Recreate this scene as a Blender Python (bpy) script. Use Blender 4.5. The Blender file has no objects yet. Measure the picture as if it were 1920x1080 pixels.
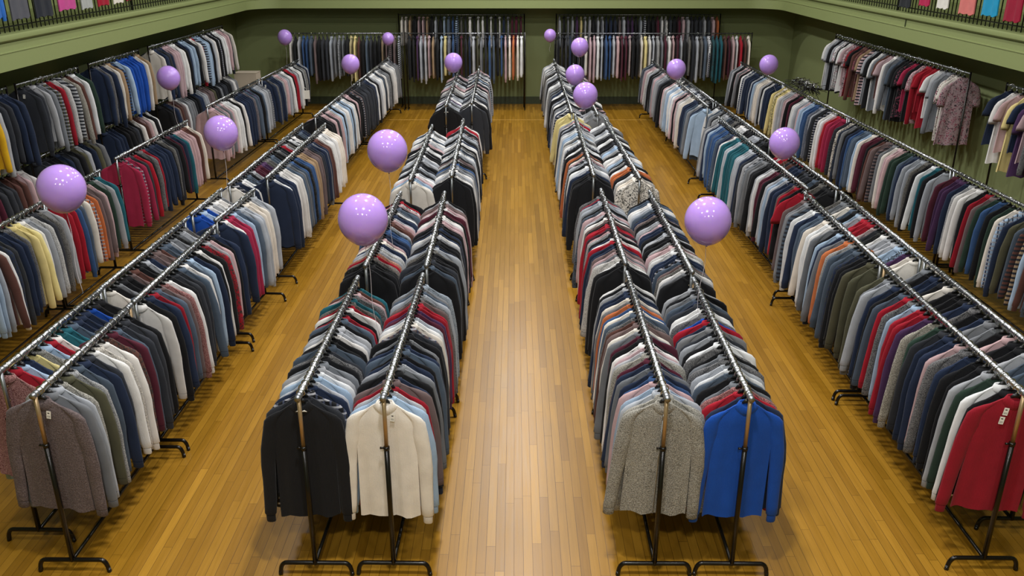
import bpy, math, random
import numpy as np
from mathutils import Matrix, Vector
PI = math.pi
C = bpy.context.scene.collection
rnd = random.Random(7)

# ------------------------------------------------------------------ helpers
def lin(h):
    h = h.lstrip('#')
    o = []
    for i in (0, 2, 4):
        c = int(h[i:i+2], 16)/255
        o.append(c/12.92 if c <= .04045 else ((c+.055)/1.055)**2.4)
    return (o[0], o[1], o[2], 1)

class MB:
    """collects vertices and faces of one mesh"""
    def __init__(s): s.v = []; s.f = []; s.m = []
    def add(s, vs, fs, mi=0):
        b = len(s.v); s.v += [tuple(p) for p in vs]
        s.f += [tuple(b+i for i in f) for f in fs]; s.m += [mi]*len(fs)
    def box(s, x0, x1, y0, y1, z0, z1, mi=0):
        s.add([(x0,y0,z0),(x1,y0,z0),(x1,y1,z0),(x0,y1,z0),(x0,y0,z1),(x1,y0,z1),(x1,y1,z1),(x0,y1,z1)],
              [(0,3,2,1),(4,5,6,7),(0,1,5,4),(1,2,6,5),(2,3,7,6),(3,0,4,7)], mi)
    def tube(s, pts, r, n=8, mi=0, cap=True):
        pts = [Vector(p) for p in pts]; k = len(pts); rs = r if isinstance(r, (list, tuple)) else [r]*k
        vs = []; up = None
        for i, p in enumerate(pts):
            t = (pts[min(i+1,k-1)]-pts[max(i-1,0)]).normalized()
            if up is None:
                up = Vector((0,0,1)) if abs(t.z) < .9 else Vector((0,1,0))
            a = (up - t*up.dot(t))
            if a.length < 1e-5: a = Vector((1,0,0)) - t*t.x
            a.normalize(); b = t.cross(a); up = a
            for j in range(n):
                q = 2*PI*j/n
                vs.append(p + (a*math.cos(q)+b*math.sin(q))*rs[i])
        fs = [(i*n+j, i*n+(j+1)%n, (i+1)*n+(j+1)%n, (i+1)*n+j) for i in range(k-1) for j in range(n)]
        if cap: fs += [tuple(range(n))[::-1], tuple((k-1)*n+j for j in range(n))]
        s.add(vs, fs, mi)
    def grid(s, rows, closed=False, mi=0):
        """rows of points, joined into quads"""
        n = len(rows[0]); vs = [p for r in rows for p in r]
        m = n if closed else n-1
        s.add(vs, [(i*n+j, i*n+(j+1)%n, (i+1)*n+(j+1)%n, (i+1)*n+j) for i in range(len(rows)-1) for j in range(m)], mi)
    def mesh(s, name, mats, smooth=True):
        me = bpy.data.meshes.new(name); me.from_pydata(s.v, [], s.f)
        for m in (mats if isinstance(mats, (list, tuple)) else [mats]): me.materials.append(m)
        me.polygons.foreach_set('material_index', s.m)
        if smooth: me.polygons.foreach_set('use_smooth', [True]*len(s.f))
        me.update(); return me

def link(name, data, parent=None, mat=None, color=None, loc=None):
    o = bpy.data.objects.new(name, data); C.objects.link(o)
    if parent is not None: o.parent = parent
    if loc is not None: o.location = loc
    if mat is not None:
        o.material_slots[0].link = 'OBJECT'; o.material_slots[0].material = mat
    if color is not None: o.color = color
    return o
def tag(o, label, cat, group=None, kind=None):
    if label: o['label'] = label
    if cat: o['category'] = cat
    if group: o['group'] = group
    if kind: o['kind'] = kind
    return o
def smooth_by_angle(me, ang=35):
    try: me.set_sharp_from_angle(angle=math.radians(ang))
    except Exception: pass

# ------------------------------------------------------------------ materials
def newmat(name):
    m = bpy.data.materials.new(name); m.use_nodes = True
    nt = m.node_tree; b = nt.nodes['Principled BSDF']
    return m, nt, b
def N(nt, t, **kw):
    n = nt.nodes.new(t)
    for k, v in kw.items():
        if k in n.inputs: n.inputs[k].default_value = v
        else: setattr(n, k, v)
    return n
def plain(name, col, rough=.5, metal=0., bump=0., scale=60, vary=.0):
    m, nt, b = newmat(name)
    b.inputs['Base Color'].default_value = lin(col); b.inputs['Roughness'].default_value = rough; b.inputs['Metallic'].default_value = metal
    if bump or vary:
        tc = N(nt, 'ShaderNodeTexCoord'); ns = N(nt, 'ShaderNodeTexNoise', Scale=scale, Detail=4.)
        nt.links.new(tc.outputs['Object'], ns.inputs['Vector'])
        if bump:
            bp = N(nt, 'ShaderNodeBump', Strength=bump, Distance=.01)
            nt.links.new(ns.outputs['Fac'], bp.inputs['Height']); nt.links.new(bp.outputs['Normal'], b.inputs['Normal'])
        if vary:
            mx = N(nt, 'ShaderNodeMix', data_type='RGBA'); c = lin(col)
            mx.inputs['A'].default_value = tuple(x*(1-vary) for x in c[:3])+(1,); mx.inputs['B'].default_value = tuple(min(1,x*(1+vary)) for x in c[:3])+(1,)
            nt.links.new(ns.outputs['Fac'], mx.inputs['Factor']); nt.links.new(mx.outputs['Result'], b.inputs['Base Color'])
    return m

def fabric(kind, attr=False):
    m, nt, b = newmat('fabric_'+kind+('_mass' if attr else ''))
    L = nt.links.new
    if attr: src = N(nt, 'ShaderNodeAttribute', attribute_name='Col').outputs['Color']
    else: src = N(nt, 'ShaderNodeObjectInfo').outputs['Color']
    tc = N(nt, 'ShaderNodeTexCoord'); P = tc.outputs['Object']
    b.inputs['Roughness'].default_value = .85
    b.inputs['Sheen Weight'].default_value = .08; b.inputs['Sheen Roughness'].default_value = .5
    b.inputs['Specular IOR Level'].default_value = .25
    def mix(fac, a, c2):
        mx = N(nt, 'ShaderNodeMix', data_type='RGBA')
        for s, v in (('Factor', fac), ('A', a), ('B', c2)):
            if hasattr(v, 'is_linked') or hasattr(v, 'links'): L(v, mx.inputs[s])
            else: mx.inputs[s].default_value = v
        return mx.outputs['Result']
    def ramp(fac, lo, hi):
        r = N(nt, 'ShaderNodeMapRange'); r.inputs['From Min'].default_value = lo; r.inputs['From Max'].default_value = hi
        L(fac, r.inputs['Value']); return r.outputs['Result']
    col = src
    bumpscale, bumpstr = 260., .35
    ns = N(nt, 'ShaderNodeTexNoise', Scale=9., Detail=3.); L(P, ns.inputs['Vector'])
    mul = N(nt, 'ShaderNodeMix', data_type='RGBA', blend_type='MULTIPLY'); mul.inputs['Factor'].default_value = 1
    if kind == 'heather':
        n2 = N(nt, 'ShaderNodeTexNoise', Scale=150., Detail=3., Roughness=.7); L(P, n2.inputs['Vector'])
        col = mix(ramp(n2.outputs['Fac'], .36, .66), mix(.74, src, (.01,.01,.01,1)), mix(.34, src, (.75,.72,.66,1)))
        bumpscale, bumpstr = 90., .9
    elif kind == 'stripe':
        w = N(nt, 'ShaderNodeTexWave', Scale=5.5, bands_direction='Z'); L(P, w.inputs['Vector'])
        col = mix(ramp(w.outputs['Fac'], .5, .6), src, (.02,.022,.03,1))
    elif kind == 'check':
        w1 = N(nt, 'ShaderNodeTexWave', Scale=6., bands_direction='Z'); L(P, w1.inputs['Vector'])
        w2 = N(nt, 'ShaderNodeTexWave', Scale=6., bands_direction='X'); L(P, w2.inputs['Vector'])
        col = mix(ramp(w1.outputs['Fac'], .75, .85), mix(ramp(w2.outputs['Fac'], .75, .85), src, (.05,.06,.1,1)), (.35,.35,.38,1))
    elif kind == 'floral':
        v = N(nt, 'ShaderNodeTexNoise', Scale=34., Detail=3., Distortion=1.5); L(P, v.inputs['Vector'])
        v2 = N(nt, 'ShaderNodeTexNoise', Scale=21., Detail=2.); L(P, v2.inputs['Vector'])
        col = mix(ramp(v.outputs['Fac'], .53, .57), src, mix(ramp(v2.outputs['Fac'], .45, .55), (.035,.03,.04,1), (.3,.07,.12,1)))
    elif kind == 'speckle':
        v = N(nt, 'ShaderNodeTexNoise', Scale=42., Detail=4., Roughness=.75, Distortion=1.0); L(P, v.inputs['Vector'])
        col = mix(ramp(v.outputs['Fac'], .5, .54), src, (.03,.032,.03,1))
    elif kind == 'fleece':
        n2 = N(nt, 'ShaderNodeTexNoise', Scale=120., Detail=3., Roughness=.7); L(P, n2.inputs['Vector'])
        col = mix(ramp(n2.outputs['Fac'], .38, .62), mix(.45, src, (.02,.018,.02,1)), mix(.12, src, (.5,.45,.45,1)))
        bumpscale, bumpstr = 80., 1.
    elif kind == 'knit':
        bumpscale, bumpstr = 150., .5
    L(col, mul.inputs['A'])
    mr = N(nt, 'ShaderNodeMapRange'); mr.inputs['To Min'].default_value = .82; mr.inputs['To Max'].default_value = 1.12
    L(ns.outputs['Fac'], mr.inputs['Value'])
    cb = N(nt, 'ShaderNodeCombineColor')
    for i in range(3): L(mr.outputs['Result'], cb.inputs[i])
    L(cb.outputs['Color'], mul.inputs['B'])
    L(mul.outputs['Result'], b.inputs['Base Color'])
    nb = N(nt, 'ShaderNodeTexNoise', Scale=bumpscale, Detail=2.); L(P, nb.inputs['Vector'])
    bp = N(nt, 'ShaderNodeBump', Strength=bumpstr, Distance=.004); L(nb.outputs['Fac'], bp.inputs['Height'])
    h = bp.outputs['Normal']
    if kind == 'knit':
        w = N(nt, 'ShaderNodeTexWave', Scale=30., bands_direction='X'); L(P, w.inputs['Vector'])
        b2 = N(nt, 'ShaderNodeBump', Strength=.25, Distance=.003); L(w.outputs['Fac'], b2.inputs['Height']); L(h, b2.inputs['Normal']); h = b2.outputs['Normal']
    L(h, b.inputs['Normal'])
    return m

FK = ['plain', 'fleece', 'knit', 'heather', 'stripe', 'check', 'floral', 'speckle']
FAB = {k: fabric(k) for k in FK}
FABM = {k: fabric(k, True) for k in FK}
M = dict(
    chrome=plain('chrome', 'c9ccd0', .22, 1.), rail=plain('mottled_chrome', 'b9bcc2', .28, 1., bump=1., scale=55), steel=plain('dull_steel', '9da1a6', .35, .9),
    black=plain('black_enamel', '14110f', .25, .2), plastic=plain('black_plastic', '101114', .4),
    brass=plain('warm_metal_sleeve', 'b49a76', .35, .7), iron=plain('railing_iron', '15180f', .5, .3),
    paint=plain('olive_wall_paint', '7c8659', .75, bump=.05, scale=30, vary=.03),
    light_paint=plain('light_green_paint', '8c9762', .55, bump=.04, scale=25, vary=.03),
    dark_trim=plain('dark_green_trim', '37402a', .5), ceiling=plain('ceiling_paint', 'c9c9bd', .8),
    paper=plain('white_paper', 'e6e4dc', .7), ink=plain('printed_ink', '22242a', .7), card=plain('pale_card', 'c4b7a4', .8, vary=.05, scale=8),
    dark_inside=plain('neck_label', '3a3f48', .8), gold=plain('metal_button', 'b9ac88', .35, .8), string=plain('white_string', 'd8d0d8', .6),
)
# floor: narrow maple boards running away from the camera
m, nt, b = newmat('wooden_floor_boards'); M['floor'] = m
L = nt.links.new
tc = N(nt, 'ShaderNodeTexCoord'); mp = N(nt, 'ShaderNodeMapping'); mp.inputs['Rotation'].default_value = (0, 0, PI/2)
L(tc.outputs['Object'], mp.inputs['Vector'])
br = N(nt, 'ShaderNodeTexBrick', offset=0., offset_frequency=2, squash=1.)
br.inputs['Scale'].default_value = 1; br.inputs['Brick Width'].default_value = 1.5; br.inputs['Row Height'].default_value = .075
br.inputs['Mortar Size'].default_value = .0022; br.inputs['Mortar Smooth'].default_value = .4; br.inputs['Bias'].default_value = 0
br.inputs['Color1'].default_value = lin('a87c28'); br.inputs['Color2'].default_value = lin('8a6219'); br.inputs['Mortar'].default_value = lin('533609')
sx_ = N(nt, 'ShaderNodeSeparateXYZ'); L(tc.outputs['Object'], sx_.inputs['Vector'])
dv = N(nt, 'ShaderNodeMath', operation='DIVIDE'); dv.inputs[1].default_value = .075; L(sx_.outputs['X'], dv.inputs[0])
fl_ = N(nt, 'ShaderNodeMath', operation='FLOOR'); L(dv.outputs[0], fl_.inputs[0])
wn = N(nt, 'ShaderNodeTexWhiteNoise', noise_dimensions='1D'); L(fl_.outputs[0], wn.inputs['W'])
ma = N(nt, 'ShaderNodeMath', operation='MULTIPLY_ADD'); ma.inputs[1].default_value = 7.; L(wn.outputs['Value'], ma.inputs[0]); L(sx_.outputs['Y'], ma.inputs[2])
cv = N(nt, 'ShaderNodeCombineXYZ'); L(ma.outputs[0], cv.inputs['X']); L(sx_.outputs['X'], cv.inputs['Y'])
L(cv.outputs['Vector'], br.inputs['Vector'])
mp2 = N(nt, 'ShaderNodeMapping'); mp2.inputs['Scale'].default_value = (28, 1.2, 1); L(tc.outputs['Object'], mp2.inputs['Vector'])
gr = N(nt, 'ShaderNodeTexNoise', Scale=1.6, Detail=5., Roughness=.65); L(mp2.outputs['Vector'], gr.inputs['Vector'])
mp3 = N(nt, 'ShaderNodeMapping'); mp3.inputs['Scale'].default_value = (1.6, .45, 1); L(tc.outputs['Object'], mp3.inputs['Vector'])
bl = N(nt, 'ShaderNodeTexNoise', Scale=1.1, Detail=3.); L(mp3.outputs['Vector'], bl.inputs['Vector'])
mx = N(nt, 'ShaderNodeMix', data_type='RGBA', blend_type='MULTIPLY'); mx.inputs['Factor'].default_value = .55
rp = N(nt, 'ShaderNodeMapRange'); rp.inputs['From Min'].default_value = .3; rp.inputs['From Max'].default_value = .7; rp.inputs['To Min'].default_value = .72; rp.inputs['To Max'].default_value = 1.15
L(gr.outputs['Fac'], rp.inputs['Value']); L(br.outputs['Color'], mx.inputs['A']); L(rp.outputs['Result'], mx.inputs['B'])
mx2 = N(nt, 'ShaderNodeMix', data_type='RGBA'); mx2.inputs['B'].default_value = lin('94690c')
rb = N(nt, 'ShaderNodeMapRange'); rb.inputs['From Min'].default_value = .4; rb.inputs['From Max'].default_value = .7; rb.inputs['To Max'].default_value = .45
L(bl.outputs['Fac'], rb.inputs['Value']); L(rb.outputs['Result'], mx2.inputs['Factor']); L(mx.outputs['Result'], mx2.inputs['A'])
L(mx2.outputs['Result'], b.inputs['Base Color'])
rr = N(nt, 'ShaderNodeMapRange'); rr.inputs['To Min'].default_value = .24; rr.inputs['To Max'].default_value = .42; L(gr.outputs['Fac'], rr.inputs['Value']); L(rr.outputs['Result'], b.inputs['Roughness'])
bp = N(nt, 'ShaderNodeBump', Strength=.15, Distance=.002); L(br.outputs['Fac'], bp.inputs['Height']); bp.invert = True; L(bp.outputs['Normal'], b.inputs['Normal'])
b.inputs['Specular IOR Level'].default_value = .4
# balloon
m, nt, b = newmat('lilac_latex'); M['balloon'] = m
b.inputs['Base Color'].default_value = lin('c09aec'); b.inputs['Roughness'].default_value = .12
b.inputs['Subsurface Weight'].default_value = .5; b.inputs['Subsurface Radius'].default_value = (.05, .03, .08); b.inputs['Subsurface Scale'].default_value = .5
b.inputs['Coat Weight'].default_value = .4; b.inputs['Coat Roughness'].default_value = .05
m, nt, b = newmat('lamp_diffuser'); M['lamp'] = m
b.inputs['Emission Color'].default_value = (1, .97, .92, 1); b.inputs['Emission Strength'].default_value = 6

# ------------------------------------------------------------------ the hall
XW, YF, YB, ZC = 8.2, 26.5, -4.0, 9.0
FZ = -.115     # floor level
def struct(name, boxes, mat, smooth=False):
    mb = MB()
    for bx in boxes: mb.box(*bx)
    o = link(name, mb.mesh(name, mat, smooth)); o['kind'] = 'structure'; return o
struct('floor', [(-10.2, 10.2, YB-.2, YF+.2, FZ-.2, FZ)], M['floor'])
struct('wall_left', [(-XW-.2, -XW, YB, YF, FZ, 2.9)], M['paint'])
struct('wall_right', [(XW, XW+.2, YB, YF, FZ, 2.9)], M['paint'])
struct('wall_far', [(-XW-2, XW+2, YF, YF+.2, FZ, 2.9)], M['paint'])
struct('wall_near', [(-XW-2, XW+2, YB-.2, YB, FZ, ZC)], M['paint'])
struct('wall_left_upper', [(-10.2, -10.0, YB, YF+2, 2.9, ZC)], M['light_paint'])
struct('wall_right_upper', [(10.0, 10.2, YB, YF+2, 2.9, ZC)], M['light_paint'])
struct('wall_far_upper', [(-10.2, 10.2, YF+2, YF+2.2, 2.9, ZC)], M['light_paint'])
struct('ceiling', [(-10.2, 10.2, YB-.2, YF+2.2, ZC, ZC+.2)], M['ceiling'])
struct('baseboard_far', [(-XW, XW, YF-.03, YF, FZ, .1)], M['dark_trim'])
struct('baseboard_left', [(-XW, -XW+.03, YB, YF-.03, FZ, .1)], M['dark_trim'])
struct('baseboard_right', [(XW-.03, XW, YB, YF-.03, FZ, .1)], M['dark_trim'])
struct('trim_1', [(-6.2, -.7, YF-.02, YF, 2.2, 2.225)], M['paint'])
# gallery running round three sides, its front face with rounded inner corners
XG, YG, ZG0, ZG1 = 7.3, 25.4, 2.72, 3.17
def ring_path(inset, r=.8, n=8):
    x, y = XG+inset, YG+inset; rr_ = r+inset
    pts = [(-x, YB)]
    for i in range(n+1):
        a = PI - (PI/2)*i/n
        pts.append((-x+rr_+rr_*math.cos(a), y-rr_+rr_*math.sin(a)))
    for i in range(n+1):
        a = PI/2 - (PI/2)*i/n
        pts.append((x-rr_+rr_*math.cos(a), y-rr_+rr_*math.sin(a)))
    pts.append((x, YB)); return pts
def gallery_band(name, prof, mat):
    """profile of (inset, z) swept along the gallery edge"""
    mb = MB(); rows = [[(p[0], p[1], z) for p in ring_path(i)] for i, z in prof]
    mb.grid(rows); me = mb.mesh(name, mat, True); smooth_by_angle(me, 30)
    o = link(name, me); o['kind'] = 'structure'; return o
gallery_band('trim_2', [(.9, ZG0), (0, ZG0), (0, 2.955), (-.012, 2.962), (-.012, 2.972), (0.012, 2.98), (.012, ZG1-.02), (.2, ZG1-.02)], M['light_paint'])   # gallery front
gallery_band('trim_3', [(.03, ZG1-.06), (-.02, ZG1-.055), (-.05, ZG1-.03), (-.055, ZG1), (-.05, ZG1+.03), (-.03, ZG1+.045), (.2, ZG1+.05), (.25, ZG1+.02)], M['light_paint'])  # rounded cap moulding
struct('trim_4', [(-10.1, -XG-.15, YB, YF+2, ZG1-.05, ZG1), (XG+.15, 10.1, YB, YF+2, ZG1-.05, ZG1), (-XG-.1, XG+.1, YG+.15, YF+2, ZG1-.05, ZG1),
                  (-10.1, -XG-.15, YB, YF+2, ZG0, ZG0+.05), (XG+.15, 10.1, YB, YF+2, ZG0, ZG0+.05), (-XG-.1, XG+.1, YG+.15, YF+2, ZG0, ZG0+.05)], M['light_paint'])
struct('trim_5', [(XG-.006, XG+.004, 16.88, 16.90, 2.97, ZG1-.06)], M['dark_trim'])

# railings on both galleries
def railing(side, label):
    x = side*(XG+.12); root = link('gallery_railing', None, loc=(x, 15.5, ZG1+.05))
    tag(root, label, 'railing', 'iron railings on the galleries')
    mb = MB()
    for z, h in ((.07, .018), (1.02, .03)): mb.box(-.012, .012, -6.5, 6.2, z, z+h)
    link('rail', mb.mesh('railing_rails', M['iron'], False), root)
    mb = MB(); mb.box(-.007, .007, -.007, .007, -.01, 1.02); me = mb.mesh('baluster', M['iron'], False)
    for i in range(97): link('baluster', me, root, loc=(0, -6.45+i*.13, 0))
    mb = MB(); mb.box(-.02, .02, -.02, .02, -.01, 1.08); me = mb.mesh('railing_post', M['iron'], False)
    for y in (-3.3, 2.05): link('post', me, root, loc=(0, y+.065, 0))
railing(-1, 'black iron gallery railing above the left wall racks')
railing(1, 'black iron gallery railing above the right wall racks')

# ------------------------------------------------------------------ garments
def sm(a, b, t):
    t = max(0, min(1, (t-a)/(b-a))); return t*t*(3-2*t)
KINDS = {
 #             half  thick hem   sleeve end  flare
 'sweater':  dict(h=.232, t=.022, hem=-1.05, sl=-1.11, fl=.010, drop=.115),
 'shirt':    dict(h=.225, t=.016, hem=-1.03, sl=-1.07, fl=.022, drop=.120),
 'jacket':   dict(h=.245, t=.026, hem=-1.02, sl=-1.06, fl=.018, drop=.105),
 'cardigan': dict(h=.230, t=.021, hem=-1.08, sl=-1.08, fl=.016, drop=.118),
 'blouse':   dict(h=.215, t=.022, hem=-1.10, sl=-.52, fl=.05, drop=.120),
 't_shirt':  dict(h=.235, t=.016, hem=-.86, sl=-.44, fl=.015, drop=.110),
}
def body_rows(k, seed, nx=17, nz=15):
    K = KINDS[k]; r = random.Random(seed); ph = [r.uniform(0, 6.28) for _ in range(6)]
    asym = r.uniform(-.012, .012)
    xs = [math.sin((i/(nx-1)-.5)*PI*.96)/math.sin(.48*PI) for i in range(nx)]
    vs = [0, .02, .05, .1, .17, .25, .34, .44, .54, .64, .74, .83, .9, .96, 1][:nz]
    def ztop(s):
        a = abs(s)*K['h']
        if a < .055: return -.074
        q = (a-.055)/(K['h']-.055)
        return -.074 - K['drop']*(.97*q + .03*q**6) - .008*math.sin(q*PI)
    rows = []
    for side in (-1, 1):
        block = []
        for v in vs:
            row = []
            w = K['h']*(1 - .07*sm(.02, .2, v)) + K['fl']*v
            for s in xs:
                zb = K['hem'] + .015*math.sin(s*8+ph[0])*(.4+.6*abs(s)) + (.045*(s*s) if k == 'shirt' else 0)
                z = ztop(s)*(1-v) + zb*v
                T = K['t']*(.30+.70*sm(0, .1, v))*max(.22, (1-abs(s)**3.2))**.5
                fold = (.009*math.sin(5.5*s+ph[1]+1.5*v)+.005*math.sin(13*s+ph[2]-2*v))*sm(.12, .7, v)
                if k == 'blouse': fold *= 1.5
                if k in ('sweater',) and v > .93: T *= .85
                row.append((s*w + asym*v, side*T + fold, z))
            block.append(row)
        rows.append(block)
    return rows
def garment_body(mb, k, seed, mi=0):
    fr, bk = body_rows(k, seed)
    mb.grid(fr, mi=mi); mb.grid([r[::-1] for r in bk], mi=mi)
    mb.grid([[p for p in bk[0]], [p for p in fr[0]]], mi=mi)                   # shoulder ridge
    mb.grid([[r[0] for r in fr], [r[0] for r in bk]], mi=mi); mb.grid([[r[-1] for r in bk], [r[-1] for r in fr]], mi=mi)
    mb.grid([[p for p in fr[-1]], [p for p in bk[-1]]], mi=mi)
def sleeve(mb, k, seed, sd, part='all', mi=0, n=10):
    K = KINDS[k]; r = random.Random(seed*13+(5 if sd > 0 else 9))
    h, t, e = K['h'], K['t'], K['sl']; top = -.078-K['drop']
    sp = r.uniform(.0, .035); bow = r.uniform(.0, .012); yy = r.uniform(-.005, .005)
    short = k in ('blouse', 't_shirt')
    if short:
        path = [(.50*h, 0, top+.062, .010, .008), (.70*h, 0, top+.034, .034, t*.6), (.90*h, 0, top-.002, .048, t*.8), (1.02*h, 0, top-.06, .062, t), (1.08*h+.01, yy, top-.16, .068, t*1.1),
                (1.12*h+.018, yy, e+.05, .068, t*1.25), (1.13*h+.02, yy, e, .064, t*1.1), (1.13*h+.02, yy, e+.01, .05, t*.8)]
    else:
        path = [(.50*h, 0, top+.062, .010, .008), (.70*h, 0, top+.034, .032, t*.6), (.88*h, 0, top+.002, .047, t*.85), (.96*h+.006, 0, top-.035, .054, t*.95), (1.00*h+.010, yy*.3, top-.14, .060, t), (1.04*h+.02+bow, yy, top-.28, .058, t),
                (1.06*h+.028+bow, yy, top-.42, .054, t*.95), (1.06*h+.03+sp*.5, yy, top-.56, .050, t*.95), (1.06*h+.034+sp*.8, yy, e+.14, .047, t*.95), (1.06*h+.036+sp, yy, e+.075, .045, t),
                (1.06*h+.036+sp, yy, e+.06, .036, t*.8), (1.06*h+.036+sp, yy, e+.01, .035, t*.8), (1.06*h+.036+sp, yy, e, .030, t*.6)]
        if k in ('shirt', 'jacket'):
            path[-3] = path[-3][:3]+(.043, t*.9); path[-2] = path[-2][:3]+(.043, t*.9)
    if part == 'arm' and not short: path = path[:-3]+[path[-3][:2]+(path[-3][2]+.004,)+path[-3][3:]]
    if part == 'cuff': path = path[-3:]
    # densify
    pts = []
    for i in range(len(path)-1):
        a, c = path[i], path[i+1]
        m_ = 2 if abs(a[2]-c[2]) > .08 and part != 'cuff' else 1
        for j in range(m_): pts.append([a[q]+(c[q]-a[q])*j/m_ for q in range(5)])
    pts.append(list(path[-1]))
    ph = r.uniform(0, 6)
    rows = []
    for i, (x, y, z, a, b_) in enumerate(pts):
        wob = 1+.10*math.sin(z*24+ph) if 2 < i < len(pts)-3 else 1
        rows.append([(sd*(x+a*math.cos(2*PI*j/n)), y+b_*wob*math.sin(2*PI*j/n)*sd, z) for j in range(n)])
    mb.grid(rows, closed=True, mi=mi)
    mb.add(rows[-1], [tuple(range(n))], mi); mb.add(rows[0], [tuple(range(n))[::-1]], mi)
def collar(mb, k, seed, mi=0, n=14, open_neck=False):
    t = KINDS[k]['t']
    def ring(rx, ry, z, dip=0, pt=0):
        out = []
        for j in range(n):
            a = 2*PI*j/n - PI/2
            f = max(0, -math.sin(a))
            out.append((rx*math.cos(a), ry*math.sin(a), z - dip*f**2 - pt*max(0, 1-abs(a+PI/2)/.9)))
        return out
    if open_neck:
        rs = [ring(.050, .012, -.135), ring(.050, .020, -.066, .030), ring(.057, .026, -.060, .032), ring(.072, .031, -.088, .050), ring(.090, .026, -.104, .062), ring(.088, .019, -.110, .066)]
    elif k == 'shirt':
        rs = [ring(.050, .012, -.112), ring(.052, .018, -.070), ring(.058, .023, -.065), ring(.076, .033, -.098, .035), ring(.072, .029, -.105, .035)]
    elif k == 'jacket':
        rs = [ring(.050, .014, -.115), ring(.056, .020, -.062), ring(.064, .026, -.060), ring(.078, .034, -.10, .02), ring(.074, .030, -.11, .02)]
    elif k == 'sweater':
        rs = [ring(.052, .010, -.115, .01), ring(.057, .015, -.076, .008), ring(.064, .020, -.075, .010), ring(.074, .024, -.094, .018), ring(.072, .018, -.105, .02)]
    else:
        rs = [ring(.058, .010, -.115, .03), ring(.062, .015, -.080, .035), ring(.068, .019, -.080, .04), ring(.076, .021, -.094, .05), ring(.074, .015, -.104, .05)]
    mb.grid(rs, closed=True, mi=mi)
def hanger(mb, mi_p=0, mi_c=1, hook=True, arms=True, n=5, rx=.0048, tw=0.):
    if arms:
        mb.tube([(-.19, 0, -.182), (-.13, 0, -.143), (-.06, 0, -.103), (-.02, 0, -.074), (0, 0, -.060), (.02, 0, -.074), (.06, 0, -.103), (.13, 0, -.143), (.19, 0, -.182)], .0065, n, mi_p)
        mb.tube([(-.035, 0, -.082), (-.012, 0, -.062), (0, 0, -.056), (.012, 0, -.062), (.035, 0, -.082)], [.007, .015, .019, .015, .007], 6, mi_p)
        mb.tube([(0, 0, -.066), (0, 0, -.040)], .011, 6, mi_p)
    if hook:
        c, s_ = math.cos(tw), math.sin(tw)
        pts = [(0, 0, -.05), (0, 0, -.036), (.010, 0, -.024), (.025, 0, -.012)]
        for i in range(10):
            a = -.3+i*(PI*1.25)/9; pts.append((.029*math.cos(a), 0, .029*math.sin(a)))
        mb.tube([(x*c, x*s_, z) for x, y, z in pts], rx, n, mi_c)

def facade(mb, k, mi=0):
    """front closure: placket and buttons, zip, or cardigan band"""
    K = KINDS[k]; t = K['t']
    w = {'shirt': .013, 'jacket': .006, 'cardigan': .016}[k]
    rows = []
    for v in (.1, .2, .4, .6, .8, .985):
        z = -.10*(1-v)+K['hem']*v; y = -t-.006-.005*sm(.12, .7, v)
        rows.append([(-w, y+.006, z), (-w*.8, y-.003, z), (w*.8, y-.003, z), (w, y+.006, z)])
    mb.grid(rows, mi=mi)
def fasteners(mb, k):
    K = KINDS[k]; t = K['t']
    if k == 'jacket':
        mb.box(-.0025, .0025, -t-.016, -t-.012, K['hem']+.02, -.15); mb.box(-.005, .005, -t-.022, -t-.014, -.19, -.155); return
    for i in range(7):
        z = -.16-i*.125; y = -t-.011-.005*sm(.12, .7, -z)
        mb.tube([(0, y, z), (0, y-.004, z)], .0065, 8)

PARTS = {}
NV = 3
for k in KINDS:
    for s in range(NV):
        d = {}
        mb = MB(); garment_body(mb, k, s+1); d['body'] = mb.mesh(k+'_torso', FAB['plain'])
        for sd, nm in ((-1, 'sl'), (1, 'sr')):
            mb = MB(); sleeve(mb, k, s+1, sd, 'arm'); d[nm] = mb.mesh(k+'_sleeve', FAB['plain'])
            if k not in ('blouse', 't_shirt'):
                mb = MB(); sleeve(mb, k, s+1, sd, 'cuff'); d[nm+'c'] = mb.mesh(k+'_cuff', FAB['plain'])
        mb = MB(); collar(mb, k, s+1); d['collar'] = mb.mesh(k+'_collar', FAB['plain'])
        if k in ('shirt', 'jacket', 'cardigan'):
            mb = MB(); facade(mb, k); d['front'] = mb.mesh(k+'_placket', FAB['plain'])
            mb = MB(); fasteners(mb, k); d['fast'] = mb.mesh(k+'_fasteners', M['gold'] if k != 'jacket' else M['steel'])
        mb = MB(); garment_body(mb, k, s+1); sleeve(mb, k, s+1, -1); sleeve(mb, k, s+1, 1); collar(mb, k, s+1)
        d['whole'] = mb.mesh(k+'_whole', FAB['plain']); d['mb'] = mb
        PARTS[k, s] = d
OPEN_COLLAR = {}
for k in ('sweater', 'jacket'):
    mb = MB(); collar(mb, k, 1, n=24, open_neck=True); OPEN_COLLAR[k] = mb.mesh(k+'_open_collar', FAB['plain'])
mb = MB(); rows_ = []
for i in range(9):
    x = -.044+.011*i; zt = -.060-.35*abs(x); rows_.append([(x, -.005, zt-.028), (x, -.008, zt-.004), (x, 0, zt), (x, .008, zt-.004), (x, .005, zt-.028)])
mb.grid(rows_); HANGER_YOKE = mb.mesh('hanger_yoke', M['plastic'])
mb = MB(); mb.box(-.017, .017, .008, .010, -.088, -.074); NECK_LABEL = mb.mesh('neck_label', M['dark_inside'], False)
mb = MB(); hanger(mb, hook=False, n=6); HANGER_ARMS = mb.mesh('hanger_arms', M['plastic'])
mb = MB(); hanger(mb, 0, 0, arms=False, n=6); HANGER_HOOK = mb.mesh('hanger_hook', M['chrome'])
HANGERS = []
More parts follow.
